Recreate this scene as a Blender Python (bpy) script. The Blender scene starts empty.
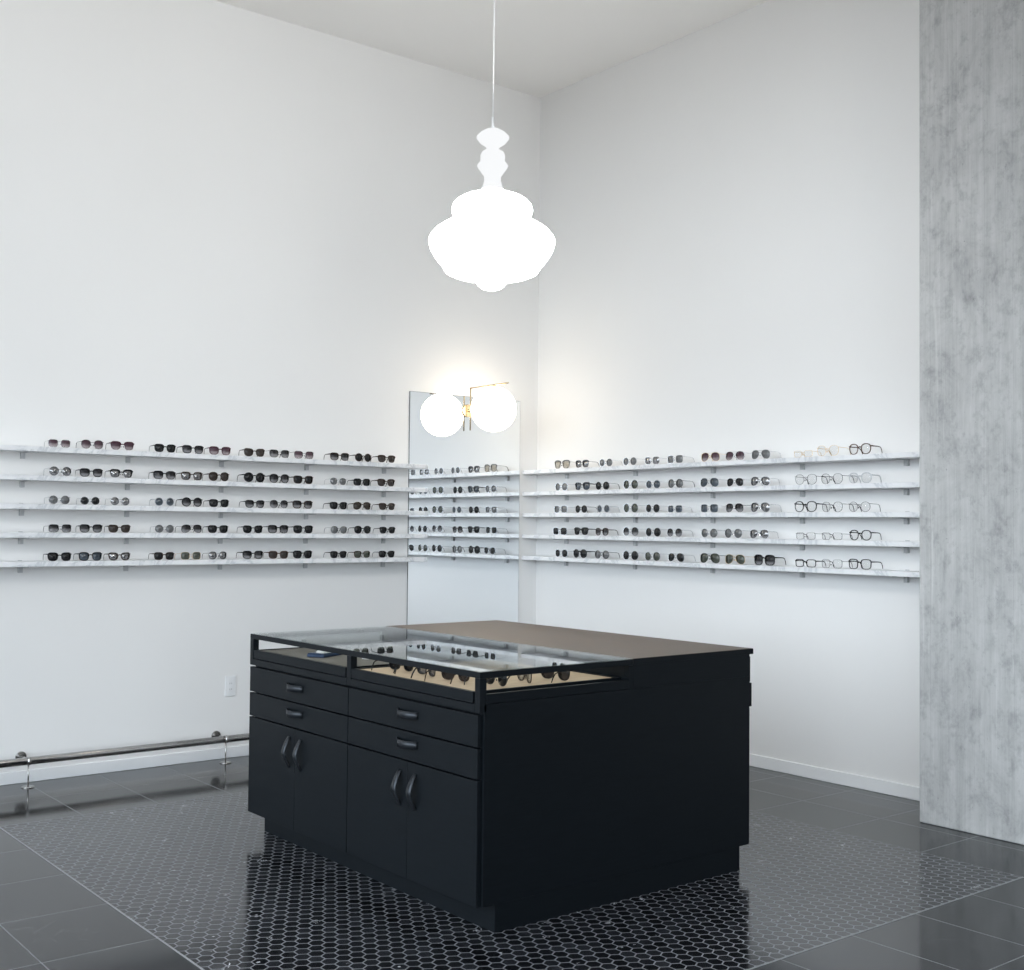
import bpy, bmesh, math, random
from mathutils import Vector, Matrix
random.seed(7)
S = bpy.context.scene
COL = S.collection
PI = math.pi

# ------------------------------------------------------------------ node helpers
def new_mat(name):
    m = bpy.data.materials.new(name); m.use_nodes = True
    nt = m.node_tree; nt.nodes.clear()
    out = nt.nodes.new('ShaderNodeOutputMaterial')
    return m, nt, out
def N(nt, t, **kw):
    n = nt.nodes.new(t)
    for k, v in kw.items(): setattr(n, k, v)
    return n
def setin(nt, sock, v):
    if hasattr(v, 'is_linked') or isinstance(v, bpy.types.NodeSocket): nt.links.new(v, sock)
    else: sock.default_value = v
def M(nt, op, a, b=None, c=None, clamp=False):
    n = nt.nodes.new('ShaderNodeMath'); n.operation = op; n.use_clamp = clamp
    setin(nt, n.inputs[0], a)
    if b is not None: setin(nt, n.inputs[1], b)
    if c is not None: setin(nt, n.inputs[2], c)
    return n.outputs[0]
def mix_col(nt, f, a, b):
    n = nt.nodes.new('ShaderNodeMix'); n.data_type = 'RGBA'
    setin(nt, n.inputs[0], f); setin(nt, n.inputs[6], a); setin(nt, n.inputs[7], b)
    return n.outputs[2]
def ramp(nt, f, stops):
    n = nt.nodes.new('ShaderNodeValToRGB'); e = n.color_ramp.elements
    while len(e) < len(stops): e.new(0.5)
    for el, (p, c) in zip(e, stops):
        el.position = p; el.color = c if len(c) == 4 else (*c, 1)
    setin(nt, n.inputs[0], f)
    return n.outputs[0]
def noise(nt, vec, scale, detail=3, rough=.5, dist=0.):
    n = nt.nodes.new('ShaderNodeTexNoise')
    n.inputs['Scale'].default_value = scale; n.inputs['Detail'].default_value = detail
    n.inputs['Roughness'].default_value = rough; n.inputs['Distortion'].default_value = dist
    if vec is not None: nt.links.new(vec, n.inputs['Vector'])
    return n.outputs['Fac']
def obj_co(nt): return nt.nodes.new('ShaderNodeTexCoord').outputs['Object']
def mapping(nt, vec, scale=(1,1,1), loc=(0,0,0), rot=(0,0,0)):
    n = nt.nodes.new('ShaderNodeMapping'); nt.links.new(vec, n.inputs[0])
    n.inputs['Scale'].default_value = scale; n.inputs['Location'].default_value = loc; n.inputs['Rotation'].default_value = rot
    return n.outputs[0]
def principled(nt, out, col, rough=.5, metal=0., spec=.5, **kw):
    p = nt.nodes.new('ShaderNodeBsdfPrincipled')
    setin(nt, p.inputs['Base Color'], col if not isinstance(col, tuple) else (*col[:3], 1))
    setin(nt, p.inputs['Roughness'], rough); setin(nt, p.inputs['Metallic'], metal)
    setin(nt, p.inputs['Specular IOR Level'], spec)
    for k, v in kw.items(): setin(nt, p.inputs[k], v)
    nt.links.new(p.outputs[0], out.inputs[0])
    return p
def bump(nt, p, h, strength=.2, dist=.01):
    b = nt.nodes.new('ShaderNodeBump'); b.inputs['Strength'].default_value = strength; b.inputs['Distance'].default_value = dist
    nt.links.new(h, b.inputs['Height']); nt.links.new(b.outputs[0], p.inputs['Normal'])

def plain(name, col, rough=.5, metal=0., spec=.5, var=.06, scale=40, **kw):
    """a solid colour with faint procedural mottling"""
    m, nt, out = new_mat(name)
    f = noise(nt, obj_co(nt), scale, 4)
    lo = tuple(c*(1-var) for c in col); hi = tuple(min(1, c*(1+var)) for c in col)
    c = ramp(nt, f, [(.3, lo), (.7, hi)])
    principled(nt, out, c, rough, metal, spec, **kw)
    return m

# ------------------------------------------------------------------ materials
def wall_paint(name, col):
    m, nt, out = new_mat(name)
    co = obj_co(nt)
    f = noise(nt, co, 1.2, 2)
    c = ramp(nt, f, [(.3, tuple(x*.985 for x in col)), (.7, col)])
    p = principled(nt, out, c, .6, 0, .3)
    bump(nt, p, noise(nt, co, 180, 2), .05, .002)
    return m
MAT = {}
MAT['wall'] = wall_paint('white wall paint', (.80, .80, .795))
MAT['ceiling'] = wall_paint('white ceiling paint', (.90, .895, .88))
MAT['trim'] = wall_paint('white trim paint', (.82, .83, .84))

def concrete():
    m, nt, out = new_mat('board marked concrete')
    co = obj_co(nt)
    def mul(a, b, f):
        n = N(nt, 'ShaderNodeMix', data_type='RGBA', blend_type='MULTIPLY'); n.inputs[0].default_value = f
        nt.links.new(a, n.inputs[6]); nt.links.new(b, n.inputs[7]); return n.outputs[2]
    streak = noise(nt, mapping(nt, co, (9, 9, .30)), 3.0, 8, .68)
    fine = noise(nt, mapping(nt, co, (34, 34, 1.1)), 4.0, 5, .65)
    blot = noise(nt, mapping(nt, co, (1, 1, .7)), 4.5, 10, .72, .5)
    mid = noise(nt, mapping(nt, co, (1, 1, .8)), 16, 8, .72)
    speck = noise(nt, mapping(nt, co, (1, 1, .8)), 42, 5, .75)
    run = noise(nt, mapping(nt, co, (15, 15, .5)), 2.0, 6, .7, .6)
    c = ramp(nt, streak, [(.30, (.42, .425, .422)), (.5, (.475, .48, .477)), (.70, (.53, .535, .532))])
    c = mul(c, ramp(nt, fine, [(.34, (.86, .86, .86)), (.62, (1, 1, 1))]), .35)
    c = mul(c, ramp(nt, blot, [(.30, (.55, .56, .57)), (.42, (.84, .84, .84)), (.58, (1, 1, 1))]), .80)
    c = mul(c, ramp(nt, mid, [(.30, (.62, .62, .63)), (.50, (1, 1, 1))]), .75)
    c = mul(c, ramp(nt, speck, [(.28, (.45, .46, .47)), (.36, (1, 1, 1))]), .7)
    c = mix_col(nt, ramp(nt, run, [(.60, (0, 0, 0)), (.68, (.45, .45, .45))]), c, (.60, .61, .60, 1))
    # board joints: faint upright lines
    s = N(nt, 'ShaderNodeSeparateXYZ'); nt.links.new(co, s.inputs[0])
    wob = M(nt, 'MULTIPLY_ADD', noise(nt, co, 2.0, 3), .012, s.outputs[1])
    fb = M(nt, 'FRACT', M(nt, 'DIVIDE', wob, .145))
    joint = M(nt, 'LESS_THAN', M(nt, 'ABSOLUTE', M(nt, 'SUBTRACT', fb, .5)), .016)
    c = mix_col(nt, M(nt, 'MULTIPLY', joint, .10), c, (.16, .165, .17, 1))
    p = principled(nt, out, c, .75, 0, .3)
    bump(nt, p, mid, .25, .006)
    return m
MAT['concrete'] = concrete()

def marble():
    m, nt, out = new_mat('white veined marble')
    co = obj_co(nt)
    v = noise(nt, mapping(nt, co, (1, 1, 1), (0, 0, 0), (0, .4, .6)), 3.0, 7, .6, 1.6)
    d = M(nt, 'ABSOLUTE', M(nt, 'SUBTRACT', v, .5))
    c = ramp(nt, d, [(0.0, (.56, .58, .61)), (.03, (.71, .725, .745)), (.1, (.78, .79, .805))])
    principled(nt, out, c, .3, 0, .5)
    return m
MAT['marble'] = marble()

FX, FY = -4.067, -4.300          # corner of the mosaic
TX, TY = .3955, .4815            # slab pitch
def slab_tiles():
    m, nt, out = new_mat('black slate floor slabs')
    co = obj_co(nt)
    s = N(nt, 'ShaderNodeSeparateXYZ'); nt.links.new(co, s.inputs[0])
    ux = M(nt, 'DIVIDE', M(nt, 'SUBTRACT', s.outputs[0], FX), TX)
    uy = M(nt, 'DIVIDE', M(nt, 'SUBTRACT', s.outputs[1], FY), TY)
    def edge(u, pitch):
        f = M(nt, 'FRACT', u)
        return M(nt, 'MULTIPLY', M(nt, 'MINIMUM', f, M(nt, 'SUBTRACT', 1., f)), pitch)
    e = M(nt, 'MINIMUM', edge(ux, TX), edge(uy, TY))
    g = M(nt, 'LESS_THAN', e, .0022)
    cid = N(nt, 'ShaderNodeCombineXYZ')
    nt.links.new(M(nt, 'FLOOR', ux), cid.inputs[0]); nt.links.new(M(nt, 'FLOOR', uy), cid.inputs[1])
    wn = N(nt, 'ShaderNodeTexWhiteNoise'); nt.links.new(cid.outputs[0], wn.inputs[0])
    cloud = noise(nt, mapping(nt, co, (1, 2.2, 1)), 2.6, 6, .6, .8)
    base = ramp(nt, cloud, [(.3, (.005, .0056, .0066)), (.55, (.009, .010, .0118)), (.8, (.017, .019, .022))])
    t = mix_col(nt, M(nt, 'MULTIPLY', wn.outputs[0], .35), base, (.013, .0145, .017, 1))
    vein = M(nt, 'ABSOLUTE', M(nt, 'SUBTRACT', noise(nt, mapping(nt, co, (1, 1, 1), (0, 0, 0), (0, 0, .5)), 1.3, 5, .55, 2.0), .5))
    t = mix_col(nt, ramp(nt, vein, [(0, (.22, .22, .22)), (.006, (0, 0, 0))]), t, (.22, .23, .25, 1))
    c = mix_col(nt, g, t, (.21, .22, .23, 1))
    r = M(nt, 'ADD', M(nt, 'MULTIPLY', noise(nt, co, 7, 4), .08), M(nt, 'ADD', .05, M(nt, 'MULTIPLY', g, .4)))
    p = principled(nt, out, c, r, 0, .5)
    h = M(nt, 'SUBTRACT', M(nt, 'MULTIPLY', noise(nt, co, 55, 3), .12), g)
    bump(nt, p, h, .12, .002)
    return m
def hex_tiles():
    m, nt, out = new_mat('black marble hexagon mosaic')
    co = obj_co(nt)
    s = N(nt, 'ShaderNodeSeparateXYZ'); nt.links.new(co, s.inputs[0])
    P = .0525; Q = P*math.sqrt(3)
    def cell(ox, oy):
        x = M(nt, 'SUBTRACT', M(nt, 'FLOORED_MODULO', M(nt, 'ADD', s.outputs[0], 50*P+ox), P), P/2)
        y = M(nt, 'SUBTRACT', M(nt, 'FLOORED_MODULO', M(nt, 'ADD', s.outputs[1], 50*Q+oy), Q), Q/2)
        return x, y, M(nt, 'ADD', M(nt, 'MULTIPLY', x, x), M(nt, 'MULTIPLY', y, y))
    xa, ya, da = cell(0, 0); xb, yb, db = cell(P/2, Q/2)
    k = M(nt, 'LESS_THAN', da, db)
    def pick(a, b): return M(nt, 'ADD', M(nt, 'MULTIPLY', a, k), M(nt, 'MULTIPLY', b, M(nt, 'SUBTRACT', 1., k)))
    x, y = pick(xa, xb), pick(ya, yb)
    ax, ay = M(nt, 'ABSOLUTE', x), M(nt, 'ABSOLUTE', y)
    d = M(nt, 'MAXIMUM', ax, M(nt, 'ADD', M(nt, 'MULTIPLY', ax, .5), M(nt, 'MULTIPLY', ay, .8660254)))
    g = M(nt, 'GREATER_THAN', d, P/2-.0025)
    # border line along the slabs
    cid = N(nt, 'ShaderNodeCombineXYZ')
    nt.links.new(M(nt, 'ROUND', M(nt, 'MULTIPLY', M(nt, 'SUBTRACT', s.outputs[0], x), 400)), cid.inputs[0])
    nt.links.new(M(nt, 'ROUND', M(nt, 'MULTIPLY', M(nt, 'SUBTRACT', s.outputs[1], y), 400)), cid.inputs[1])
    wn = N(nt, 'ShaderNodeTexWhiteNoise'); nt.links.new(cid.outputs[0], wn.inputs[0])
    sh = ramp(nt, wn.outputs[0], [(0, (.004, .0045, .0056)), (.6, (.009, .010, .0125)), (1, (.024, .026, .031))])
    off = N(nt, 'ShaderNodeVectorMath', operation='SCALE'); nt.links.new(cid.outputs[0], off.inputs[0]); off.inputs['Scale'].default_value = .37
    vv = N(nt, 'ShaderNodeVectorMath', operation='ADD'); nt.links.new(co, vv.inputs[0]); nt.links.new(off.outputs[0], vv.inputs[1])
    vn = M(nt, 'ABSOLUTE', M(nt, 'SUBTRACT', noise(nt, vv.outputs[0], 16, 3, .5, 2.5), .5))
    rare = M(nt, 'GREATER_THAN', noise(nt, co, 14.0, 2, .5), .685)
    vein = M(nt, 'MULTIPLY', M(nt, 'LESS_THAN', vn, .020), rare)
    t = mix_col(nt, vein, sh, (.75, .77, .80, 1))
    c = mix_col(nt, g, t, (.20, .21, .23, 1))
    r = M(nt, 'ADD', M(nt, 'MULTIPLY', wn.outputs[0], .07), M(nt, 'ADD', .09, M(nt, 'MULTIPLY', g, .35)))
    p = principled(nt, out, c, r, 0, .5)
    bump(nt, p, M(nt, 'MULTIPLY', g, -1.), .10, .002)
    return m
MAT['slab'] = slab_tiles(); MAT['hex'] = hex_tiles()

def laminate(name, col, rough):
    m, nt, out = new_mat(name)
    co = obj_co(nt)
    f = noise(nt, mapping(nt, co, (1, 1, 12)), 9, 5, .6)
    c = ramp(nt, f, [(.3, tuple(v*.82 for v in col)), (.7, tuple(v*1.15 for v in col))])
    p = principled(nt, out, c, rough, 0, .16)
    bump(nt, p, noise(nt, mapping(nt, co, (60, 60, 260)), 3, 3), .06, .001)
    return m
MAT['counter'] = laminate('black stained oak', (.0040, .0062, .0086), .48)
def worktop_wood():
    m, nt, out = new_mat('dark satin wood top')
    co = obj_co(nt)
    f = noise(nt, mapping(nt, co, (14, 1.0, 1)), 6, 6, .6)
    c = ramp(nt, f, [(.3, (.055, .038, .026)), (.7, (.105, .072, .050))])
    p = principled(nt, out, c, M(nt, 'ADD', .46, M(nt, 'MULTIPLY', f, .10)), 0, .8)
    return m
MAT['top'] = worktop_wood()
def lining(name, lo, hi):
    m, nt, out = new_mat(name)
    co = obj_co(nt)
    f = noise(nt, mapping(nt, co, (1, 10, 1)), 8, 5)
    c = ramp(nt, f, [(.3, lo), (.7, hi)])
    principled(nt, out, c, .6, 0, .3)
    return m
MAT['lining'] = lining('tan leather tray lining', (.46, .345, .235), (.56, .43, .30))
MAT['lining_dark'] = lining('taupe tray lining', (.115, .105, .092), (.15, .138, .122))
MAT['pull'] = plain('blackened steel', (.030, .035, .042), .32, .6, .5)
MAT['chrome'] = plain('brushed stainless steel', (.50, .49, .48), .22, 1., .5, .08, 60)
MAT['bracket'] = plain('grey painted steel', (.50, .51, .52), .4, .2, .5)
MAT['brass'] = plain('satin brass', (.72, .58, .37), .25, 1., .5)
MAT['plastic'] = plain('white plastic', (.80, .81, .82), .35, 0, .5, .01)
MAT['slot'] = plain('outlet slots', (.12, .12, .12), .5)
MAT['blue'] = plain('navy blue case', (.012, .035, .085), .35, 0, .5)
MAT['card'] = plain('white card', (.78, .78, .76), .5)
MAT['cloth'] = plain('brown leather strap', (.16, .07, .04), .5)

def mirror_mat():
    m, nt, out = new_mat('silvered mirror')
    f = noise(nt, obj_co(nt), 2, 2)
    c = ramp(nt, f, [(.3, (.86, .89, .91)), (.7, (.88, .905, .925))])
    principled(nt, out, c, .01, 1., .5)
    return m
MAT['mirror'] = mirror_mat()
MAT['mirror_edge'] = plain('dark mirror edge', (.07, .08, .085), .4)
def two_sided_ior(nt, fr, ior):
    # the same reflection from either face of a thin sheet
    g = N(nt, 'ShaderNodeNewGeometry')
    setin(nt, fr.inputs['IOR'], M(nt, 'MULTIPLY_ADD', g.outputs['Backfacing'], 1/ior-ior, ior))
def thin_glass(name, tint, ior=1.5, rough=.0):
    m, nt, out = new_mat(name)
    fr = N(nt, 'ShaderNodeFresnel'); two_sided_ior(nt, fr, ior)
    t = N(nt, 'ShaderNodeBsdfTransparent')
    f = noise(nt, obj_co(nt), 3, 2)
    c = ramp(nt, f, [(.3, tint), (.7, tuple(min(1, v*1.01) for v in tint))]); nt.links.new(c, t.inputs[0])
    g = N(nt, 'ShaderNodeBsdfGlossy'); g.inputs['Roughness'].default_value = rough; g.inputs['Color'].default_value = (1, 1, 1, 1)
    mx = N(nt, 'ShaderNodeMixShader')
    nt.links.new(fr.outputs[0], mx.inputs[0]); nt.links.new(t.outputs[0], mx.inputs[1]); nt.links.new(g.outputs[0], mx.inputs[2])
    nt.links.new(mx.outputs[0], out.inputs[0])
    return m
MAT['glass'] = thin_glass('clear vitrine glass', (.93, .96, .95))

def lamp_mat(name, col, strength):
    m, nt, out = new_mat(name)
    e = N(nt, 'ShaderNodeEmission'); e.inputs['Strength'].default_value = strength
    f = noise(nt, obj_co(nt), 3, 2)
    c = ramp(nt, f, [(.3, tuple(v*.97 for v in col)), (.7, col)]); nt.links.new(c, e.inputs[0])
    nt.links.new(e.outputs[0], out.inputs[0])
    return m
PENDANT_W, GLOBE_W = 25.0, 7.5
MAT['pendant'] = lamp_mat('lit white pendant glass', (1., .985, .96), PENDANT_W)
MAT['pendant_neck'] = lamp_mat('dimly lit white pendant neck', (.97, .985, 1.), .95)
MAT['globe'] = lamp_mat('lit opal globe', (1., .87, .70), GLOBE_W)
MAT['cable'] = plain('white cable', (.82, .82, .82), .5)

# eyewear
FR = {'K': ('black acetate', (.008, .008, .009), .2, 0), 'T': ('dark tortoise acetate', (.040, .022, .013), .2, 0),
      'P': ('burgundy acetate', (.060, .010, .022), .2, 0), 'B': ('brown acetate', (.085, .045, .03), .25, 0),
      'C': ('pale clear grey acetate', (.55, .56, .58), .2, 0), 'S': ('silver metal', (.60, .61, .63), .25, 1.),
      'D': ('dark gunmetal', (.045, .045, .05), .3, .8), 'G': ('pale gold metal', (.72, .56, .36), .28, 1.)}
FMAT = {k: plain(n+' frame', c, r, me, .5, .35 if k in 'TB' else .05, 260 if k in 'TB' else 40) for k, (n, c, r, me) in FR.items()}
def lens_mat(name, top, bottom, a_top, a_bot, gloss=.0, h=.048, fres=.7):
    """tint runs from the top of the lens to its bottom; a = how much light passes"""
    m, nt, out = new_mat(name)
    s = N(nt, 'ShaderNodeSeparateXYZ'); nt.links.new(obj_co(nt), s.inputs[0])
    f = M(nt, 'MULTIPLY_ADD', s.outputs[2], 1.0/h, .0, clamp=True)
    col = ramp(nt, f, [(.03, bottom), (.56, top)])
    tr = ramp(nt, f, [(.03, (a_bot,)*3), (.56, (a_top,)*3)])
    t = N(nt, 'ShaderNodeBsdfTransparent'); nt.links.new(mix_col(nt, .5, col, (1, 1, 1, 1)), t.inputs[0])
    d = N(nt, 'ShaderNodeBsdfDiffuse'); nt.links.new(col, d.inputs[0])
    mx = N(nt, 'ShaderNodeMixShader'); nt.links.new(tr, mx.inputs[0]); nt.links.new(d.outputs[0], mx.inputs[1]); nt.links.new(t.outputs[0], mx.inputs[2])
    g = N(nt, 'ShaderNodeBsdfGlossy'); g.inputs['Roughness'].default_value = .04
    fr = N(nt, 'ShaderNodeFresnel'); two_sided_ior(nt, fr, 1.5)
    ff = M(nt, 'ADD', M(nt, 'MULTIPLY', fr.outputs[0], fres), gloss, clamp=True)
    m2 = N(nt, 'ShaderNodeMixShader'); nt.links.new(ff, m2.inputs[0]); nt.links.new(mx.outputs[0], m2.inputs[1]); nt.links.new(g.outputs[0], m2.inputs[2])
    nt.links.new(m2.outputs[0], out.inputs[0])
    return m
LENS = {
 'k': ('near-black', lens_mat('near black lens', (.010, .011, .012), (.014, .015, .017), .02, .05)),
 'g': ('dark gradient', lens_mat('dark gradient lens', (.015, .015, .017), (.62, .62, .64), .03, .90)),
 'p': ('plum gradient', lens_mat('plum gradient lens', (.060, .030, .042), (.75, .66, .68), .05, .90)),
 'n': ('brown', lens_mat('brown lens', (.032, .026, .023), (.068, .056, .050), .04, .14)),
 'm': ('reflective grey', lens_mat('reflective grey lens', (.05, .05, .054), (.22, .22, .23), .06, .25, .22)),
 'r': ('light grey', lens_mat('light grey lens', (.11, .115, .12), (.20, .205, .21), .12, .28, .05)),
 'u': ('blue-grey', lens_mat('blue grey lens', (.035, .047, .062), (.10, .125, .155), .08, .2, .03)),
 'o': ('olive green', lens_mat('olive green lens', (.045, .052, .042), (.085, .095, .075), .06, .14, .03)),
 'a': ('pale amber', lens_mat('pale amber lens', (.50, .46, .38), (.62, .58, .50), .6, .72)),
 'c': ('clear', lens_mat('clear lens', (.9, .9, .9), (.9, .9, .9), .985, .985, 0., .048, .12)),
}

# ------------------------------------------------------------------ mesh helpers
def link(name, bm, mat, parent=None, smooth=False, bevel=0., seg=2):
    bmesh.ops.recalc_face_normals(bm, faces=bm.faces)
    me = bpy.data.meshes.new(name); bm.to_mesh(me); bm.free()
    mats = mat if isinstance(mat, (list, tuple)) else [mat]
    for m in mats: me.materials.append(m)
    if smooth:
        for p in me.polygons: p.use_smooth = True
    o = bpy.data.objects.new(name, me); COL.objects.link(o)
    if parent is not None: o.parent = parent
    if bevel:
        b = o.modifiers.new('bevel', 'BEVEL'); b.width = bevel; b.segments = seg; b.limit_method = 'ANGLE'; b.angle_limit = .6
    return o
def box(bm, x0, x1, y0, y1, z0, z1):
    v = [bm.verts.new(p) for p in ((x0,y0,z0),(x1,y0,z0),(x1,y1,z0),(x0,y1,z0),(x0,y0,z1),(x1,y0,z1),(x1,y1,z1),(x0,y1,z1))]
    for f in ((0,3,2,1),(4,5,6,7),(0,1,5,4),(1,2,6,5),(2,3,7,6),(3,0,4,7)): bm.faces.new([v[i] for i in f])
def boxes(*bs):
    bm = bmesh.new()
    for b in bs: box(bm, *b)
    return bm
def sweep(bm, pts, prof, up=Vector((0, 0, 1)), cap=True):
    """prof(i) -> list of (side, up) offsets; swept along pts"""
    pts = [Vector(p) for p in pts]; rings = []
    for i, p in enumerate(pts):
        t = (pts[min(i+1, len(pts)-1)]-pts[max(i-1, 0)]).normalized()
        sd = t.cross(up)
        if sd.length < 1e-4: sd = t.cross(Vector((1, 0, 0)))
        sd.normalize(); u = sd.cross(t).normalized()
        rings.append([bm.verts.new(p+sd*a+u*b) for a, b in prof(i)])
    n = len(rings[0])
    for r0, r1 in zip(rings, rings[1:]):
        for j in range(n): bm.faces.new((r0[j], r0[(j+1) % n], r1[(j+1) % n], r1[j]))
    if cap: bm.faces.new(list(reversed(rings[0]))); bm.faces.new(rings[-1])
def circ(r, n=12, r2=None): return [(r*math.cos(2*PI*k/n), (r2 or r)*math.sin(2*PI*k/n)) for k in range(n)]
def tube(bm, pts, r, n=12): 
    pr = circ(r, n); sweep(bm, pts, lambda i: pr)
def lathe(bm, prof, n=48, c=(0, 0), axis='z', base=0.):
    rings = []
    for r, z in prof:
        if r < 1e-5: rings.append([bm.verts.new((c[0], c[1], z))])
        else: rings.append([bm.verts.new((c[0]+r*math.cos(2*PI*k/n), c[1]+r*math.sin(2*PI*k/n), z)) for k in range(n)])
    for a, b in zip(rings, rings[1:]):
        for k in range(n):
            q = [a[k % len(a)], a[(k+1) % len(a)], b[(k+1) % len(b)], b[k % len(b)]]
            u = []
            for v in q:
                if v not in u: u.append(v)
            if len(u) > 2: bm.faces.new(u)
def disc_y(bm, cx, cz, r, y0, y1, n=32):
    """a disc whose axis runs along y"""
    a = [bm.verts.new((cx+r*math.cos(2*PI*k/n), y0, cz+r*math.sin(2*PI*k/n))) for k in range(n)]
    b = [bm.verts.new((cx+r*math.cos(2*PI*k/n), y1, cz+r*math.sin(2*PI*k/n))) for k in range(n)]
    for k in range(n): bm.faces.new((a[k], a[(k+1) % n], b[(k+1) % n], b[k]))
    bm.faces.new(a); bm.faces.new(list(reversed(b)))
def tag(o, label, cat, group=None):
    o['label'] = label; o['category'] = cat
    if group: o['group'] = group
    return o
def struct(name, bm, mat, **kw):
    o = link(name, bm, mat, **kw); o['kind'] = 'structure'; return o
def thing(name, label, cat, loc=(0, 0, 0), rz=0., group=None):
    o = bpy.data.objects.new(name, None); COL.objects.link(o); o.empty_display_size = .05
    o.location = loc; o.rotation_euler = (0, 0, rz)
    return tag(o, label, cat, group)

# ------------------------------------------------------------------ the room
HC = 4.688
X0, Y0 = -9.5, -11.0
MX1, MY1 = FX+8*TX, FY+7*TY      # far corner of the mosaic
bm = bmesh.new()
xs = [X0, FX, MX1, 0.6]; ys = [Y0, FY, MY1, 0.6]
gv = [[bm.verts.new((x, y, 0)) for y in ys] for x in xs]
for i in range(3):
    for j in range(3):
        f = bm.faces.new((gv[i][j], gv[i+1][j], gv[i+1][j+1], gv[i][j+1])); f.material_index = 1 if i == j == 1 else 0
ext = bmesh.ops.extrude_face_region(bm, geom=list(bm.faces))
for v in [g for g in ext['geom'] if isinstance(g, bmesh.types.BMVert)]: v.co.z = -.12
struct('floor', bm, [MAT['slab'], MAT['hex']])
struct('ceiling', boxes((X0, .6, Y0, .6, HC, HC+.15)), MAT['ceiling'])
struct('wall_left', boxes((X0, .15, 0, .15, 0, HC)), MAT['wall'])
struct('wall_right', boxes((0, .15, Y0, 0, 0, HC)), MAT['wall'])
struct('wall_rear', boxes((-4.2, .15, Y0-.15, Y0, 0, HC)), MAT['concrete'])
struct('column', boxes((-.418, -.0005, -10.9, -3.495, 0, HC)), MAT['concrete'], bevel=.008)
struct('trim_mosaic', boxes((FX-.004, FX+.004, FY-.004, MY1+.004, -.01, .0012), (FX+.004, MX1, FY-.004, FY+.004, -.01, .0012)), plain('pale grout joint', (.24, .25, .26), .5))
bb = bmesh.new(); box(bb, X0, -.014, -.014, 0, 0, .068)
struct('baseboard_left', bb, MAT['trim'], bevel=.004)
bb = bmesh.new(); box(bb, -.014, 0, -3.494, 0, 0, .074)
struct('baseboard_right', bb, MAT['trim'], bevel=.004)

# ------------------------------------------------------------------ wall mirror
mt = thing('wall_mirror', 'tall frameless rectangular mirror fixed to the left wall beside the corner', 'mirror', (-.662, 0, 0))
link('mirror_glass', boxes((-.488, .488, -.0075, -.0062, .102, 2.370)), MAT['mirror'], mt)
link('backing', boxes((-.490, .490, -.0060, -.0004, .100, 2.372)), MAT['mirror_edge'], mt)
WORLD = 1.0
EXPO = 0.07

# along-wall position, width, shape, frame + lens of every pair, shelf by shelf, trio by trio
LEFT=[
 [
   [(-3.562, 0.125, 'square', 'Sp'), (-3.378, 0.13, 'panto', 'Dp'), (-3.205, 0.141, 'brow', 'Pp')] ,
   [(-2.949, 0.134, 'way', 'Kk'), (-2.776, 0.138, 'way', 'Kg'), (-2.603, 0.14, 'way', 'Pp')] ,
   [(-2.375, 0.14, 'cat', 'Tn'), (-2.203, 0.144, 'way', 'Dg'), (-2.03, 0.141, 'way', 'Dp')] ,
   [(-1.77, 0.141, 'way', 'Tg'), (-1.591, 0.131, 'round', 'Tk'), (-1.41, 0.142, 'brow', 'Tn')] ,
 ],
 [
   [(-3.553, 0.129, 'round', 'Sm'), (-3.381, 0.133, 'way', 'Kg'), (-3.207, 0.138, 'brow', 'Km')] ,
   [(-2.95, 0.137, 'way', 'Kg'), (-2.78, 0.139, 'way', 'Tm'), (-2.607, 0.136, 'panto', 'Tn')] ,
   [(-2.372, 0.145, 'round', 'Kk'), (-2.201, 0.141, 'panto', 'Kg'), (-2.032, 0.144, 'way', 'Tk')] ,
   [(-1.778, 0.12, 'panto', 'Sr'), (-1.599, 0.131, 'square', 'Kk'), (-1.411, 0.142, 'brow', 'Tn')] ,
 ],
 [
   [(-3.556, 0.12, 'round', 'Sr'), (-3.385, 0.107, 'round', 'Sk'), (-3.212, 0.117, 'round', 'Sm')] ,
   [(-2.947, 0.125, 'round', 'Cu'), (-2.776, 0.133, 'round', 'Kg'), (-2.603, 0.133, 'way', 'Kk')] ,
   [(-2.366, 0.134, 'way', 'Kg'), (-2.201, 0.132, 'panto', 'Dg'), (-2.035, 0.144, 'way', 'Tg')] ,
   [(-1.773, 0.134, 'way', 'Kk'), (-1.595, 0.128, 'aviator', 'Tn'), (-1.402, 0.134, 'brow', 'Tn')] ,
 ],
 [
   [(-3.548, 0.131, 'square', 'Dg'), (-3.376, 0.13, 'way', 'Kg'), (-3.213, 0.127, 'cat', 'Tn')] ,
   [(-2.944, 0.119, 'round', 'Sr'), (-2.775, 0.136, 'aviator', 'Dg'), (-2.607, 0.133, 'way', 'Kk')] ,
   [(-2.377, 0.136, 'cat', 'Kk'), (-2.204, 0.144, 'way', 'Kg'), (-2.028, 0.142, 'way', 'Kk')] ,
   [(-1.768, 0.124, 'panto', 'Dr'), (-1.589, 0.128, 'panto', 'Kk'), (-1.396, 0.128, 'brow', 'Kk')] ,
 ],
 [
   [(-3.548, 0.134, 'way', 'Kk'), (-3.376, 0.136, 'way', 'Ku'), (-3.21, 0.127, 'cat', 'Tm')] ,
   [(-2.943, 0.128, 'way', 'Tk'), (-2.777, 0.132, 'square', 'Go'), (-2.606, 0.123, 'panto', 'Dm')] ,
   [(-2.374, 0.142, 'way', 'Kg'), (-2.199, 0.137, 'way', 'Bn'), (-2.029, 0.141, 'way', 'Kk')] ,
   [(-1.768, 0.127, 'way', 'Kk'), (-1.59, 0.128, 'way', 'To'), (-1.399, 0.126, 'way', 'Kk')] ,
 ],
]
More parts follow.
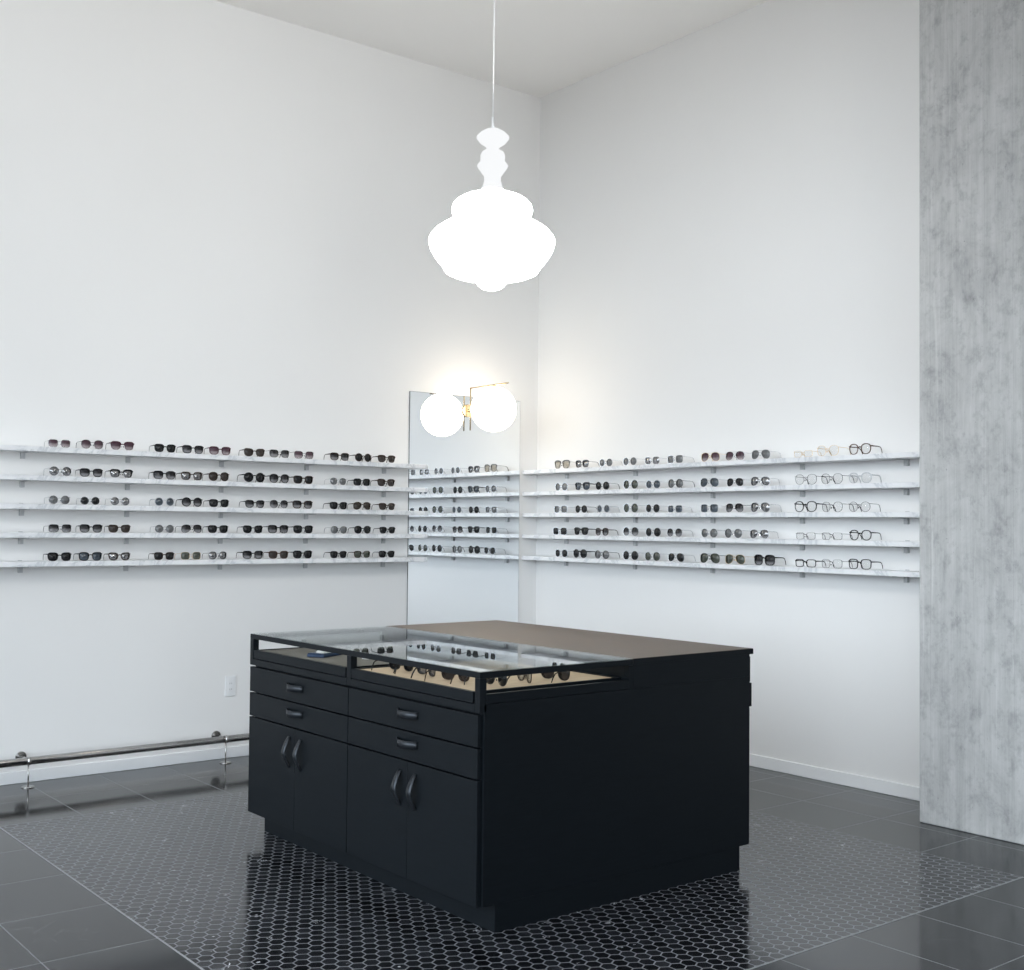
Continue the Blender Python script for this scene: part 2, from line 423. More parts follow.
RIGHT=[
 [
   [(-0.428, 0.162, 'brow', 'Da'), (-0.643, 0.143, 'brow', 'Dm'), (-0.887, 0.131, 'round', 'Sr')] ,
   [(-1.122, 0.132, 'round', 'Sr'), (-1.331, 0.141, 'square', 'Sm'), (-1.538, 0.147, 'square', 'Sr')] ,
   [(-1.839, 0.153, 'aviator', 'Gp'), (-2.039, 0.149, 'aviator', 'Sp'), (-2.239, 0.151, 'aviator', 'Sr')] ,
   [(-2.552, 0.132, 'rect', 'Gc'), (-2.724, 0.157, 'panto', 'Gc'), (-2.938, 0.149, 'panto', 'Bc')] ,
 ],
 [
   [(-0.423, 0.141, 'round', 'Sr'), (-0.647, 0.155, 'brow', 'Ku'), (-0.854, 0.137, 'round', 'Dk')] ,
   [(-1.131, 0.153, 'round', 'So'), (-1.341, 0.134, 'round', 'Su'), (-1.542, 0.141, 'round', 'Dr')] ,
   [(-1.832, 0.154, 'aviator', 'Su'), (-2.04, 0.137, 'aviator', 'Sk'), (-2.237, 0.148, 'aviator', 'Sm')] ,
   [(-2.572, 0.152, 'panto', 'Dc'), (-2.752, 0.15, 'panto', 'Dc'), (-2.939, 0.147, 'panto', 'Cc')] ,
 ],
 [
   [(-0.417, 0.148, 'square', 'Sr'), (-0.637, 0.131, 'round', 'Dk'), (-0.865, 0.134, 'round', 'Cu')] ,
   [(-1.133, 0.153, 'round', 'So'), (-1.339, 0.136, 'round', 'Sk'), (-1.539, 0.132, 'square', 'Su')] ,
   [(-1.833, 0.147, 'square', 'Su'), (-2.037, 0.146, 'aviator', 'Dg'), (-2.236, 0.157, 'aviator', 'Sm')] ,
   [(-2.57, 0.156, 'panto', 'Kc'), (-2.754, 0.146, 'panto', 'Dc'), (-2.936, 0.14, 'round', 'Dc')] ,
 ],
 [
   [(-0.411, 0.15, 'square', 'Sk'), (-0.638, 0.154, 'brow', 'Kk'), (-0.852, 0.133, 'panto', 'Tg')] ,
   [(-1.135, 0.157, 'round', 'Sg'), (-1.345, 0.143, 'round', 'Sk'), (-1.537, 0.138, 'round', 'Sg')] ,
   [(-1.834, 0.139, 'round', 'Sr'), (-2.029, 0.143, 'round', 'Sr'), (-2.231, 0.144, 'aviator', 'Sm')] ,
   [(-2.571, 0.139, 'rect', 'Dc'), (-2.753, 0.142, 'rect', 'Dc'), (-2.942, 0.143, 'panto', 'Kc')] ,
 ],
 [
   [(-0.429, 0.141, 'panto', 'Sk'), (-0.628, 0.148, 'round', 'Kk'), (-0.854, 0.142, 'round', 'Dr')] ,
   [(-1.135, 0.153, 'round', 'Sk'), (-1.339, 0.146, 'round', 'So'), (-1.551, 0.152, 'aviator', 'Sk')] ,
   [(-1.838, 0.167, 'aviator', 'Do'), (-2.042, 0.161, 'aviator', 'Go'), (-2.269, 0.165, 'big', 'Kg')] ,
   [(-2.571, 0.148, 'rect', 'Kc'), (-2.753, 0.142, 'square', 'Dc'), (-2.938, 0.156, 'square', 'Kc')] ,
 ],
]

# ------------------------------------------------------------------ shelves
ZB = [1.831, 1.672, 1.514, 1.357, 1.198]; TH = .029; SD = .145
ORD = ['top', 'second', 'middle', 'fourth', 'bottom']
ORDL = ['topmost', 'second from top', 'middle', 'fourth from top', 'lowest']
def shelf(label, zb, a0, a1, spots, wall, group):
    """a board along the wall with steel angle brackets; local x runs along the wall, -y into the room"""
    rz = 0 if wall == 'left' else -PI/2
    t = thing('marble_shelf', label, 'shelf', (0, 0, zb), rz, group)
    k = 1 if wall == 'left' else -1
    x0, x1 = (a0, a1) if k == 1 else (-a1, -a0)
    link('board', boxes((x0, x1, -SD, -.0085, 0, TH)), MAT['marble'], t, bevel=.0025)
    for s in spots:
        c = s*k
        b = bmesh.new()
        box(b, c-.011, c+.011, -.132, -.006, -.0045, -.0002)
        box(b, c-.011, c+.011, -.024, -.0005, -.036, -.0047)
        box(b, c-.011, c+.011, -.0078, -.0005, -.0045, TH+.005)
        link('bracket', b, MAT['bracket'], t, bevel=.001)
    return t
LB = (-4.31, -3.725, -3.129, -2.54, -1.949, -1.358)
RB = (-.356, -1.065, -1.764, -2.462, -3.158)
for i, z in enumerate(ZB):
    shelf('white marble shelf on the left wall, %s of its stack of five' % ORDL[i], z, -6.2, -1.085, LB, 'left', 'marble shelves on the left wall')
    shelf('white marble shelf on the right wall, %s of its stack of five' % ORDL[i], z, -3.488, -.006, RB, 'right', 'marble shelves on the right wall')

# ------------------------------------------------------------------ eyewear
SHAPES = {  # lens width, lens height, power, top widening, outer corner lift, rim (acetate), bridge
 'round': (.046, .045, 2.0, .00, .000), 'panto': (.048, .044, 2.35, .10, .001), 'way': (.051, .041, 2.9, .13, .004),
 'square': (.051, .041, 3.6, .04, .001), 'rect': (.052, .034, 4.5, .03, .001), 'brow': (.051, .040, 2.8, .14, .003),
 'cat': (.052, .041, 2.6, .16, .009), 'aviator': (.056, .047, 2.4, .08, .000), 'big': (.058, .049, 3.2, .06, .001)}
WORD = {'round': 'round', 'panto': 'softly rounded', 'way': 'square-shouldered', 'square': 'square', 'rect': 'narrow rectangular',
        'brow': 'browline', 'cat': 'cat-eye', 'aviator': 'aviator', 'big': 'oversized square'}
FW = {'K': 'black', 'T': 'dark tortoise', 'P': 'burgundy', 'B': 'brown', 'C': 'pale grey', 'S': 'silver', 'D': 'gunmetal', 'G': 'pale gold'}
SHAPES = {k: (v[0]*1.13, v[1]*1.12)+v[2:] for k, v in SHAPES.items()}
def outline(shape, n=36):
    w, h, p, wid, lift = SHAPES[shape]
    pts = []
    for k in range(n):
        a = 2*PI*k/n; c, s = math.cos(a), math.sin(a)
        x = w/2*math.copysign(abs(c)**(2/p), c); z = h/2*math.copysign(abs(s)**(2/p), s)
        u = z/(h/2)
        x *= 1+wid*u*.7 - (.05 if wid else 0)
        if shape == 'aviator':
            x += .004*(-u)*(1 if u < 0 else .4)      # drops outward and down
            if c < 0 and u < 0: x += .006*abs(u)
        z += lift*max(0, x/(w/2))**2*max(0, u)
        pts.append((x, z))
    return pts
def wrap(x, y): return y+1.1*x*x
def eyewear_meshes(shape, fr, ln):
    w, h, p, wid, lift = SHAPES[shape]
    metal = fr in 'SDG'
    rim = .0011 if metal else .0032
    dep = .0018 if metal else .0038
    bridge = .0165 if shape not in ('aviator', 'big') else .0145
    cx = bridge/2+rim+w/2; zc = h/2+rim+.0008
    ol = outline(shape)
    n = len(ol)
    ctr = [(ol[(k+1) % n][0]-ol[k-1][0], ol[(k+1) % n][1]-ol[k-1][1]) for k in range(n)]
    nor = [(t[1]/math.hypot(*t), -t[0]/math.hypot(*t)) for t in ctr]
    meshes = {}
    bf = bmesh.new()
    for sgn in (1, -1):
        rings = []
        for k in range(n):
            x, z = ol[k]; nx, nz = nor[k]
            top = max(0, min(1, (z/(h/2))*1.6))
            t = rim*(1+.35*top) if not metal else rim
            d = dep
            if shape == 'brow': t = .0011+.0046*max(0, min(1, z/(h/2)*2.2-.35)); d = .0018+.0022*top
            pr = [(x-nx*.0004, z-nz*.0004, -d/2), (x+nx*t, z+nz*t, -d/2), (x+nx*t, z+nz*t, d/2), (x-nx*.0004, z-nz*.0004, d/2)]
            rings.append([bf.verts.new((sgn*(cx+a), wrap(cx+a, y), zc+b)) for a, b, y in pr])
        for k in range(n):
            r0, r1 = rings[k], rings[(k+1) % n]
            for j in range(4): bf.faces.new((r0[j], r0[(j+1) % 4], r1[(j+1) % 4], r1[j]))
    # bridge
    zb = zc+h*.16; hb = bridge/2+.0035
    br = .0012 if metal else .0026
    pts = [(hb*s, wrap(hb, 0)-.0008, zb+.0035*(1-s*s)) for s in (-1, -.6, -.2, .2, .6, 1)]
    pr = circ(br, 8, br*(1.0 if metal else 1.25)); sweep(bf, pts, lambda i: pr)
    if shape == 'aviator':
        pts = [(hb*1.5*s, wrap(hb, 0)-.0008, zc+h*.44) for s in (-1, 0, 1)]
        pr2 = circ(.001, 8); sweep(bf, pts, lambda i: pr2)
    if metal or shape == 'brow':          # nose pads
        for s in (1, -1):
            pr3 = circ(.0022, 8, .0045)
            sweep(bf, [(s*(bridge/2-.001), .003, zc-.004), (s*(bridge/2-.0025), .0065, zc-.005)], lambda i: pr3)
    # end pieces
    xo = max(a for a, b in ol); xe = cx+xo+rim+.0015
    ze = zc+h*(.30 if shape not in ('brow', 'way', 'cat', 'rect') else .36)
    eh = .0012 if metal else .0032
    for s in (1, -1):
        box(bf, min(s*(xe-.006), s*(xe+.0015)), max(s*(xe-.006), s*(xe+.0015)), wrap(cx+xo-.004, 0)-.0012, wrap(xe, 0)+.004, ze-eh, ze+eh)
    meshes['frame'] = bf
    for sgn, nm in ((1, 'lens_a'), (-1, 'lens_b')):
        bl = bmesh.new(); fa, ba = [], []
        for x, z in ol:
            fa.append(bl.verts.new((sgn*(cx+x), wrap(cx+x, -.0005), zc+z))); ba.append(bl.verts.new((sgn*(cx+x), wrap(cx+x, .0010), zc+z)))
        c0 = bl.verts.new((sgn*cx, wrap(cx, -.0016), zc)); c1 = bl.verts.new((sgn*cx, wrap(cx, -.0001), zc))
        for k in range(n):
            q = (k+1) % n
            bl.faces.new((c0, fa[k], fa[q])); bl.faces.new((c1, ba[q], ba[k])); bl.faces.new((fa[k], ba[k], ba[q], fa[q]))
        meshes[nm] = bl
    for sgn, nm in ((1, 'temple_a'), (-1, 'temple_b')):
        bt = bmesh.new()
        yh = wrap(xe, 0)+.002
        path = [(xe, yh), (xe+.0005, .03), (xe, .06), (xe-.002, .080), (xe-.004, .092), (xe-.006, .102), (xe-.008, .1085)]
        zz = [ze, ze-.0005, ze-.001, ze-.0025, ze-.0075, ze*.5, .0042]
        pts = [(sgn*a, b, c) for (a, b), c in zip(path, zz)]
        if metal:
            sec = [circ(.0009, 6, .0012)]*4+[circ(.0014, 6, .0024)]*3
        else:
            sec = [circ(.0016, 8, .0036), circ(.0015, 8, .0033), circ(.0014, 8, .0028), circ(.0014, 8, .0027), circ(.0014, 8, .0030), circ(.0014, 8, .0034), circ(.0012, 8, .0028)]
            if True: sec = [[(a, b) for a, b in s] for s in sec]
            m6 = sec
        if metal: sec = [circ(.0009, 8, .0012)]*4+[circ(.0014, 8, .0024)]*3
        sweep(bt, pts, lambda i: sec[i], up=Vector((0, .35, 1)))
        meshes[nm] = bt
    return meshes, 2*(xe+.0015)
CACHE = {}
def mesh_of(name, bm, mat):
    bmesh.ops.recalc_face_normals(bm, faces=bm.faces)
    me = bpy.data.meshes.new(name); bm.to_mesh(me); bm.free(); me.materials.append(mat)
    for p in me.polygons: p.use_smooth = len(p.vertices) < 8 and name != 'frame'
    return me
def prototype(shape, fr, ln):
    """the first of each style carries the meshes; later ones are copies of it and of its parts"""
    name = 'eyeglasses' if ln in 'c' else 'sunglasses'
    ms, w = eyewear_meshes(shape, fr, ln)
    root = bpy.data.objects.new(name, None); COL.objects.link(root); root.empty_display_size = .03
    for key, nm, mat in (('frame', 'frame', FMAT[fr]), ('lens_a', 'lens', LENS[ln][1]), ('lens_b', 'lens', LENS[ln][1]),
                         ('temple_a', 'temple', FMAT[fr]), ('temple_b', 'temple', FMAT[fr])):
        o = bpy.data.objects.new(nm, mesh_of(nm, ms[key], mat)); COL.objects.link(o); o.parent = root
    return root, w
def eyewear(shape, fr, ln, loc, rz, width, label, group, dz=0.):
    key = (shape, fr, ln)
    if key not in CACHE:
        root, w = prototype(*key); CACHE[key] = (root, w)
    else:
        src, w = CACHE[key]
        root = src.copy(); COL.objects.link(root)
        for ch in src.children:
            c = ch.copy(); COL.objects.link(c); c.parent = root
    s = max(.86, min(1.16, width/w)) if width else 1.
    root.location = loc; root.rotation_euler = (0, 0, rz); root.scale = (s, s, s)
    return tag(root, label, 'eyeglasses' if ln == 'c' else 'sunglasses', group)
GN = ['first', 'second', 'third', 'fourth']; PN = ['left', 'middle', 'right']
def style_words(sh, fr, ln):
    if ln == 'c': return '%s %s clear eyeglasses' % (FW[fr], WORD[sh])
    return '%s %s %s-lens sunglasses' % (FW[fr], WORD[sh], LENS[ln][0])
SHELFN = ['top', 'second', 'middle', 'fourth', 'bottom']
jit = random.Random(3)
for wall, table in (('left', LEFT), ('right', RIGHT)):
    for i, row in enumerate(table):
        for g, trio in enumerate(row):
            for k, (s, w, sh, fl) in enumerate(trio):
                fr, ln = fl[0], fl[1]
                z = ZB[i]+TH+.0004
                tilt = jit.uniform(-.05, .05)
                if wall == 'left': loc, rz = (s, -.126, z), tilt
                else: loc, rz = (-.126, s, z), -PI/2+tilt
                lab = '%s, %s pair in %s trio, %s %s shelf' % (style_words(sh, fr, ln), PN[k], GN[g], wall, SHELFN[i])
                kind = 'eyeglasses' if ln == 'c' else 'sunglasses'
                eyewear(sh, fr, ln, loc, rz, w, lab, '%s on the %s wall shelves' % (kind, wall))

# ------------------------------------------------------------------ display counter
CX0, CX1, CY0, CY1, CT = -3.174, -1.706, -3.521, -1.725, .9326
CM = -2.623
VX = -2.445                       # back of the glass display
dc = thing('display_counter', 'black two-sided shop counter with drawers, doors and a glass-topped display, on mosaic floor', 'counter', ((CX0+CX1)/2, (CY0+CY1)/2, 0))
OX, OY = (CX0+CX1)/2, (CY0+CY1)/2
def L(bm): 
    bmesh.ops.translate(bm, verts=bm.verts, vec=(-OX, -OY, 0)); return bm
def part(name, bm, mat, parent=dc, bevel=.0012, smooth=False): return link(name, L(bm), mat, parent, smooth, bevel)
KZ = .101
FT = .019                          # thickness of drawer fronts and doors
ST = .022                          # side panels
part('kickboard', boxes((CX0+.078, CX1-.080, CY0+.0015, CY1-.02, 0.0005, KZ-.0005)), MAT['counter'])
# side panels: low under the display, full height behind it
sp = boxes((CX0+FT+.002, CX1-FT-.002, CY0, CY0+ST, KZ, .8145), (VX+.0245, CX1-FT-.002, CY0, CY0+ST, .8145, .9085))
part('side_panel', sp, MAT['counter'], bevel=.0008)
sp = boxes((CX0+FT+.002, CX1-FT-.002, CY1-ST-.016, CY1-.016, KZ, .8145), (VX+.0245, CX1-FT-.002, CY1-ST-.016, CY1-.016, .8145, .9085))
part('side_panel', sp, MAT['counter'], bevel=.0008)
part('carcass', boxes((CX0+FT+.004, CX1-FT-.004, CY0+ST+.0003, CY1-ST-.0163, KZ+.001, .7845), (VX+.0245, CX1-FT-.004, CY0+ST+.0003, CY1-ST-.0163, .7845, .9080)), MAT['counter'], bevel=0)
# worktop behind the glass
part('worktop', boxes((VX+.024, CX1, CY0, CY1, .9088, CT)), MAT['top'], bevel=.0015)
part('worktop_edge', boxes((VX+.024, CX1+.0012, CY0-.0012, CY0+.0003, .9086, CT-.0012), (CX1, CX1+.0012, CY0, CY1, .9086, CT-.0012)), MAT['counter'], bevel=.0004)
# frame of the display: top rim, posts, bottom rail
fb = bmesh.new()
RT0, RT1 = .9070, CT-.0032
box(fb, CX0, CX0+.022, CY0, CY1, RT0, RT1)
box(fb, CX0+.022, VX+.0235, CY0, CY0+.022, RT0, RT1)
box(fb, CX0+.022, VX+.0235, CY1-.022, CY1, RT0, RT1)
box(fb, VX-.010, VX+.0235, CY0+.022, CY1-.022, RT0, RT1)
box(fb, CX0+.022, VX-.010, CM-.011, CM+.011, RT0, RT1)
part('top_rim', fb, MAT['counter'], bevel=.001)
def post(y0, y1, x0=CX0, x1=CX0+.030, z0=.7855): return boxes((x0, x1, y0, y1, z0, RT0-.0002))
part('corner_post', post(CY0, CY0+.030), MAT['counter'])
part('middle_post', post(CM-.016, CM+.016), MAT['counter'])
part('corner_post', post(CY1-.030, CY1), MAT['counter'])
rb = bmesh.new()
box(rb, CX0, CX0+.020, CY0+.0305, CM-.0165, .7855, .8135); box(rb, CX0, CX0+.020, CM+.0165, CY1-.0305, .7855, .8135)
part('bottom_rail', rb, MAT['counter'])
part('side_rail', boxes((CX0+.0305, VX, CY0, CY0+.020, .8155, .8495)), MAT['counter'])
part('side_rail', boxes((CX0+.0305, VX, CY1-.020, CY1, .8155, .8495)), MAT['counter'])
part('back_panel', boxes((VX, VX+.020, CY0+.0225, CY1-.0225, .8155, RT0-.0005)), MAT['counter'])
part('end_cheek', boxes((VX+.0003, VX+.0235, CY0, CY0+.0215, .8155, RT0-.0005)), MAT['counter'], bevel=.0004)
part('end_cheek', boxes((VX+.0003, VX+.0235, CY1-.0215, CY1, .8155, RT0-.0005)), MAT['counter'], bevel=.0004)
# pull-out trays with lining
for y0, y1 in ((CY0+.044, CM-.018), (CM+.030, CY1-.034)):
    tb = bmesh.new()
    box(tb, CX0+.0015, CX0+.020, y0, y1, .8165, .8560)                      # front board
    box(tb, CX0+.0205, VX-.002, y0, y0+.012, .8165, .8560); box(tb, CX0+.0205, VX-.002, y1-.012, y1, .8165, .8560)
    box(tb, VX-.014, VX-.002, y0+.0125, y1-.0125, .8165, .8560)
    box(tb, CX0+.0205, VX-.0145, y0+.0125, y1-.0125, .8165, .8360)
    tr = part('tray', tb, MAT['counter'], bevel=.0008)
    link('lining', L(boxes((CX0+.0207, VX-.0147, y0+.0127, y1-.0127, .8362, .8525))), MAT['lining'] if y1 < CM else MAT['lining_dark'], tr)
# glass top in two panes
GA = bmesh.new(); box(GA, CX0+.0005, VX+.0232, CY0+.0005, CM-.0008, CT-.0030, CT-.0002)
part('glass_pane', GA, MAT['glass'], bevel=0)
GA = bmesh.new(); box(GA, CX0+.0005, VX+.0232, CM+.0008, CY1-.0005, CT-.0030, CT-.0002)
part('glass_pane', GA, MAT['glass'], bevel=0)

def strap_pull(vertical, length=.135, width=.030, rise=.030):
    """a bowed strip of steel with small end tabs, along y (or z when upright), standing out to -x"""
    bm = bmesh.new(); pts = []
    n = 14
    for i in range(n+1):
        u = -1+2*i/n
        x = -rise*(1-abs(u)**(1.45 if vertical else 2.4))-.0012
        pts.append((x, u*length/2))
    th = .003
    rows = []
    for i, (x, a) in enumerate(pts):
        p = Vector((x, a)); q0 = Vector(pts[max(0, i-1)]); q1 = Vector(pts[min(n, i+1)])
        t = (q1-q0).normalized(); nn = Vector((-t.y, t.x))
        r = []
        ww = width/2*((.68+.32*math.cos(a/(length/2)*PI/2)) if vertical else 1.)
        for off, wv in ((-th/2, -ww), (th/2, -ww), (th/2, ww), (-th/2, ww)):
            q = p+nn*off; q.x = min(q.x, -.0003)
            r.append(bm.verts.new((q.x, q.y, wv) if not vertical else (q.x, wv, q.y)))
        rows.append(r)
    for r0, r1 in zip(rows, rows[1:]):
        for j in range(4): bm.faces.new((r0[j], r0[(j+1) % 4], r1[(j+1) % 4], r1[j]))
    bm.faces.new(rows[0]); bm.faces.new(list(reversed(rows[-1])))
    return bm
def front(name, y0, y1, z0, z1, side, pull_y, pull_z, vert, shift=0.):
    """a drawer front or a door with its pull; side -1 = toward the left of the shop, +1 = toward the right wall"""
    if side < 0: bx = (CX0+shift, CX0+FT+shift)
    else: bx = (CX1-FT+shift, CX1+shift)
    o = part(name, boxes((*bx, y0, y1, z0, z1)), MAT['counter'], bevel=.0012)
    pb = strap_pull(vert)
    if side > 0: bmesh.ops.rotate(pb, verts=pb.verts, cent=(0, 0, 0), matrix=Matrix.Rotation(PI, 3, 'Z'))
    bmesh.ops.translate(pb, verts=pb.verts, vec=((bx[0]-.0002) if side < 0 else (bx[1]+.0002), pull_y, pull_z))
    link('handle', L(pb), MAT['pull'], o, True)
    return o
G = .0035
for u0, u1 in ((CY0+.009, CM-.0005), (CM+.002, CY1-.001)):
    um = (u0+u1)/2
    for z0, z1, hz in ((.6625, .7765, .726), (.5495, .6565, .614)):
        front('drawer', u0+G/2, u1-G/2, z0, z1, -1, um, hz, False)
    front('door', u0+G/2, um-.0012, KZ, .5435, -1, um-.052, .438, True)
    front('door', um+.0012, u1-G/2, KZ, .5435, -1, um+.052, .438, True)
    near = u0 < -3
    for z0, z1, hz, sh in ((.789, .897, .845, 0), (.683, .784, .735, .010 if near else 0)):
        front('drawer', u0+G/2, u1-G/2, z0, z1, 1, um, hz, False, sh-.004)
    front('door', u0+G/2, um-.0012, KZ, .677, 1, um-.052, .56, True, -.007)
    front('door', um+.0012, u1-G/2, KZ, .677, 1, um+.052, .56, True, -.007)

# ------------------------------------------------------------------ things in the display
ZT = .8529
inside = [  # x, y, turn, style
 (-3.025, -2.795, 1.75, 'way', 'K', 'k', 'black square-shouldered sunglasses nearest the middle post in the display tray'),
 (-3.030, -2.985, 1.45, 'big', 'K', 'm', 'oversized black sunglasses between two other pairs along the tray front'),
 (-3.030, -3.180, 1.80, 'way', 'T', 'n', 'tortoise sunglasses third along the tray front, beside the oversized black pair'),
 (-2.985, -3.372, 1.62, 'panto', 'D', 'k', 'gunmetal rounded sunglasses nearest the front corner post in the display tray'),
 (-2.835, -3.360, 1.30, 'panto', 'T', 'a', 'tortoise glasses with pale amber lenses in the display tray, behind the corner pair'),
 (-2.690, -3.370, 1.75, 'cat', 'K', 'n', 'black cat-eye sunglasses deepest along the side of the display tray'),
]
for x, y, a, sh, fr, ln, lab in inside:
    eyewear(sh, fr, ln, (x, y, ZT), a, None, lab, 'sunglasses in the display tray')
bc = thing('glasses_case', 'navy blue flat glasses case lying in the left display tray', 'case', (-3.005, -2.135, ZT), .5)
b = boxes((-.085, .085, -.045, .045, 0, .013)); link('base', b, MAT['blue'], bc, bevel=.004)
b = boxes((-.083, .083, -.043, .043, .0133, .0175)); link('lid', b, MAT['blue'], bc, bevel=.0018)
cl = boxes((-.034, .030, -.024, .024, 0, .006), (-.030, .022, -.020, .021, .0062, .0105))
o = link('cleaning_cloth', cl, MAT['card'], bevel=.002); o.location = (-3.025, -2.165, ZT+.0178); o.rotation_euler = (0, 0, .3)
tag(o, 'small white folded cloth lying on top of the navy blue case', 'cloth')
b = boxes((-.03, .03, -.018, .018, 0, .004))
o = link('price_card', b, MAT['card'], bevel=.0006); o.location = (-2.902, -2.345, ZT); o.rotation_euler = (0, 0, .3)
tag(o, 'small white card lying beside the blue case in the left display tray', 'card')

# ------------------------------------------------------------------ pendant lamp
PX, PY = -2.455, -2.624
pz0 = 2.5137; pk = 4.5345e-3/4.617   # metres per step of the traced profile
pd = thing('pendant_lamp', 'large white turned-glass pendant lamp hanging over the display counter', 'lamp', (PX, PY, 0))
def pr(tab): return [(r*pk, pz0+(880-y)*pk) for r, y in tab]
low = [(0, 880), (20, 878), (45, 870), (62, 856), (72, 842), (78, 836), (120, 826), (175, 812), (212, 796), (224, 778), (232, 764), (250, 744), (266, 722), (282, 694), (291, 664), (292, 648), (284, 630), (262, 604), (232, 583), (196, 563), (166, 550), (176, 540), (186, 518), (187, 502), (180, 482), (163, 464), (138, 449), (108, 438), (72, 429), (54, 414)]
neck = [(54, 413.5), (45, 392), (38, 368), (40, 348), (50, 334), (66, 312), (72, 300), (66, 290), (57, 280), (57, 250), (50, 236), (34, 226), (27, 217), (40, 205), (60, 192), (75, 172), (75, 163), (58, 146), (35, 132), (20, 126), (0, 125)]
b = bmesh.new(); lathe(b, pr(low), 64); link('shade', b, MAT['pendant'], pd, True)
b = bmesh.new(); lathe(b, pr(neck), 48); link('neck', b, MAT['pendant_neck'], pd, True)
b = bmesh.new(); tube(b, [(0, 0, pz0+(880-124.5)*pk), (0, 0, pz0+(880-72)*pk)], .0065); link('cable_grip', b, MAT['cable'], pd, True)
b = bmesh.new(); tube(b, [(0, 0, pz0+(880-72)*pk), (0, 0, HC-.028)], .0030, 8); link('cable', b, MAT['cable'], pd, True)
b = bmesh.new(); lathe(b, [(0, HC-.03), (.05, HC-.03), (.062, HC-.02), (.065, HC-.0005), (0, HC-.0005)], 40); link('canopy', b, MAT['cable'], pd, True)

# ------------------------------------------------------------------ wall globe lamp
SX = -.660
sc = thing('wall_sconce', 'brass bracket lamp with a glowing white globe mounted on the mirror', 'lamp', (SX, 0, 0))
b = bmesh.new(); disc_y(b, 0, 2.268, .046, -.0185, -.0078, 40); link('wall_plate', b, MAT['brass'], sc, bevel=.002)
b = bmesh.new(); tube(b, [(0, -.0187, 2.268), (0, -.0405, 2.268)], .011); link('stub', b, MAT['brass'], sc, True)
b = bmesh.new(); tube(b, [(0, -.046, 2.125), (0, -.046, 2.4275)], .0050); link('upright_rod', b, MAT['brass'], sc, True)
b = bmesh.new(); tube(b, [(0, -.041, 2.4280), (0, -.478, 2.4280)], .0050); link('arm', b, MAT['brass'], sc, True)
b = bmesh.new(); lathe(b, [(0, 2.4228), (.018, 2.4228), (.022, 2.414), (0, 2.414)], 24, (0, -.318)); link('globe_cap', b, MAT['brass'], sc, True)
b = bmesh.new(); bmesh.ops.create_uvsphere(b, u_segments=48, v_segments=32, radius=.158); bmesh.ops.translate(b, verts=b.verts, vec=(0, -.318, 2.2585))
link('globe', b, MAT['globe'], sc, True)

# ------------------------------------------------------------------ socket plate
so = thing('wall_outlet', 'white rectangular outlet plate low on the left wall near the counter', 'outlet', (-2.452, 0, .440))
link('plate', boxes((-.035, .035, -.0065, -.0003, -.062, .062)), MAT['plastic'], so, bevel=.002)
link('receptacle', boxes((-.0165, .0165, -.0085, -.0067, -.034, .034)), MAT['plastic'], so, bevel=.0008)
sl = bmesh.new()
for dz in (-.018, .018):
    for dx in (-.006, .006): box(sl, dx-.0009, dx+.0009, -.0092, -.0086, dz-.004, dz+.004)
link('slots', sl, MAT['slot'], so)

# ------------------------------------------------------------------ foot rail along the left wall
RY, RZ, RR = -.142, .142, .0208
fr_ = thing('foot_rail', 'steel tube rail running low along the left wall on floor posts', 'rail', (-3.697, RY, 0))
b = bmesh.new(); tube(b, [(-2.2, 0, RZ), (1.42, 0, RZ)], RR, 24); link('tube', b, MAT['chrome'], fr_, True)
for x in (-1.16, 0, 1.155):
    b = bmesh.new(); tube(b, [(x, 0, .0075), (x, 0, RZ-RR-.0002)], .0042, 12); link('post', b, MAT['chrome'], fr_, True)
    b = bmesh.new(); lathe(b, [(0, .0004), (.034, .0004), (.034, .004), (.030, .0068), (.012, .0073), (0, .0073)], 32, (x, 0)); link('floor_flange', b, MAT['chrome'], fr_, True)
    b = bmesh.new(); box(b, x-.009, x+.009, -RR-.003, RR+.003, RZ-RR-.003, RZ+RR+.003); 
    b.free()
    b = bmesh.new(); tube(b, [(x-.008, 0, RZ), (x+.008, 0, RZ)], RR+.0022, 24); link('collar', b, MAT['chrome'], fr_, True)
    b = bmesh.new(); disc_y(b, x, RZ+.002, .030, -RY-.009, -RY-.0004, 32); link('wall_flange', b, MAT['chrome'], fr_, bevel=.002)
    b = bmesh.new(); tube(b, [(x, RR-.004, RZ+.004), (x, -RY-.0092, RZ+.002)], .009, 16); link('wall_arm', b, MAT['chrome'], fr_, True)

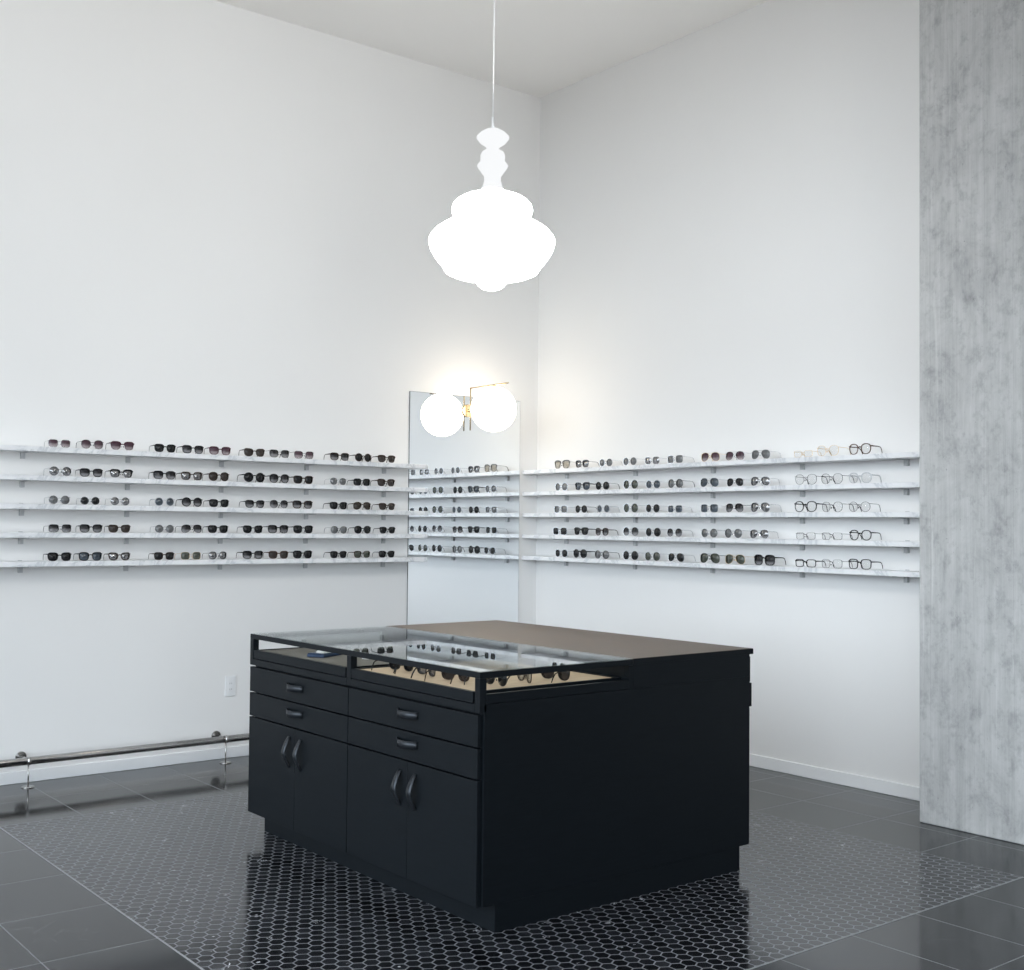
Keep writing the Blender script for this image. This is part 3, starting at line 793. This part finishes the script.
# ------------------------------------------------------------------ light: daylight from the open shop front
w = bpy.data.worlds.new('daylight'); S.world = w; w.use_nodes = True
nt = w.node_tree; bg = nt.nodes['Background']
tc = nt.nodes.new('ShaderNodeTexCoord'); sp_ = nt.nodes.new('ShaderNodeSeparateXYZ'); nt.links.new(tc.outputs['Generated'], sp_.inputs[0])
el = M(nt, 'MULTIPLY_ADD', sp_.outputs[2], .5, .5)
# made-up ground glow on one side lifts ceiling and left wall; other ground dark
sky_dim_ground = ramp(nt, el, [(.0, (0.0295, 0.03, 0.03)), (.485, (0.0394, 0.04, 0.04)), (.515, (4.23, 4.7, 5.12)), (1., (3.87, 4.4, 4.97))])
sky_ground_glow = ramp(nt, el, [(.0, (6.21, 6.3, 6.3)), (.485, (6.21, 6.3, 6.3)), (.515, (2.34, 2.6, 2.83)), (1., (2.29, 2.6, 2.94))])
side = ramp(nt, M(nt, 'SUBTRACT', sp_.outputs[0], sp_.outputs[1]), [(.15, (0, 0, 0)), (.45, (1, 1, 1))])
c = mix_col(nt, side, sky_dim_ground, sky_ground_glow)
nt.links.new(c, bg.inputs[0]); bg.inputs[1].default_value = WORLD

# ------------------------------------------------------------------ camera
cam = bpy.data.cameras.new('camera'); co_ = bpy.data.objects.new('camera', cam); COL.objects.link(co_); S.camera = co_
cam.sensor_fit = 'HORIZONTAL'; cam.sensor_width = 36; cam.lens = 1202.1846*36/1024
cam.shift_y = (489.876-485)/1024
cam.clip_start = .05; cam.clip_end = 100
RTV, UPV, FWV = (0.7824665, -0.6226168, 0.0097258), (-0.0260741, -0.0171552, 0.9995128), (0.6221466, 0.7823388, 0.0296575)
co_.matrix_world = Matrix(((RTV[0], UPV[0], -FWV[0], -5.749105), (RTV[1], UPV[1], -FWV[1], -6.930565), (RTV[2], UPV[2], -FWV[2], 1.45), (0, 0, 0, 1)))
S.view_settings.view_transform = 'Standard'; S.view_settings.look = 'None'
S.view_settings.gamma = 1; S.view_settings.use_curve_mapping = False
S.view_settings.exposure = EXPO
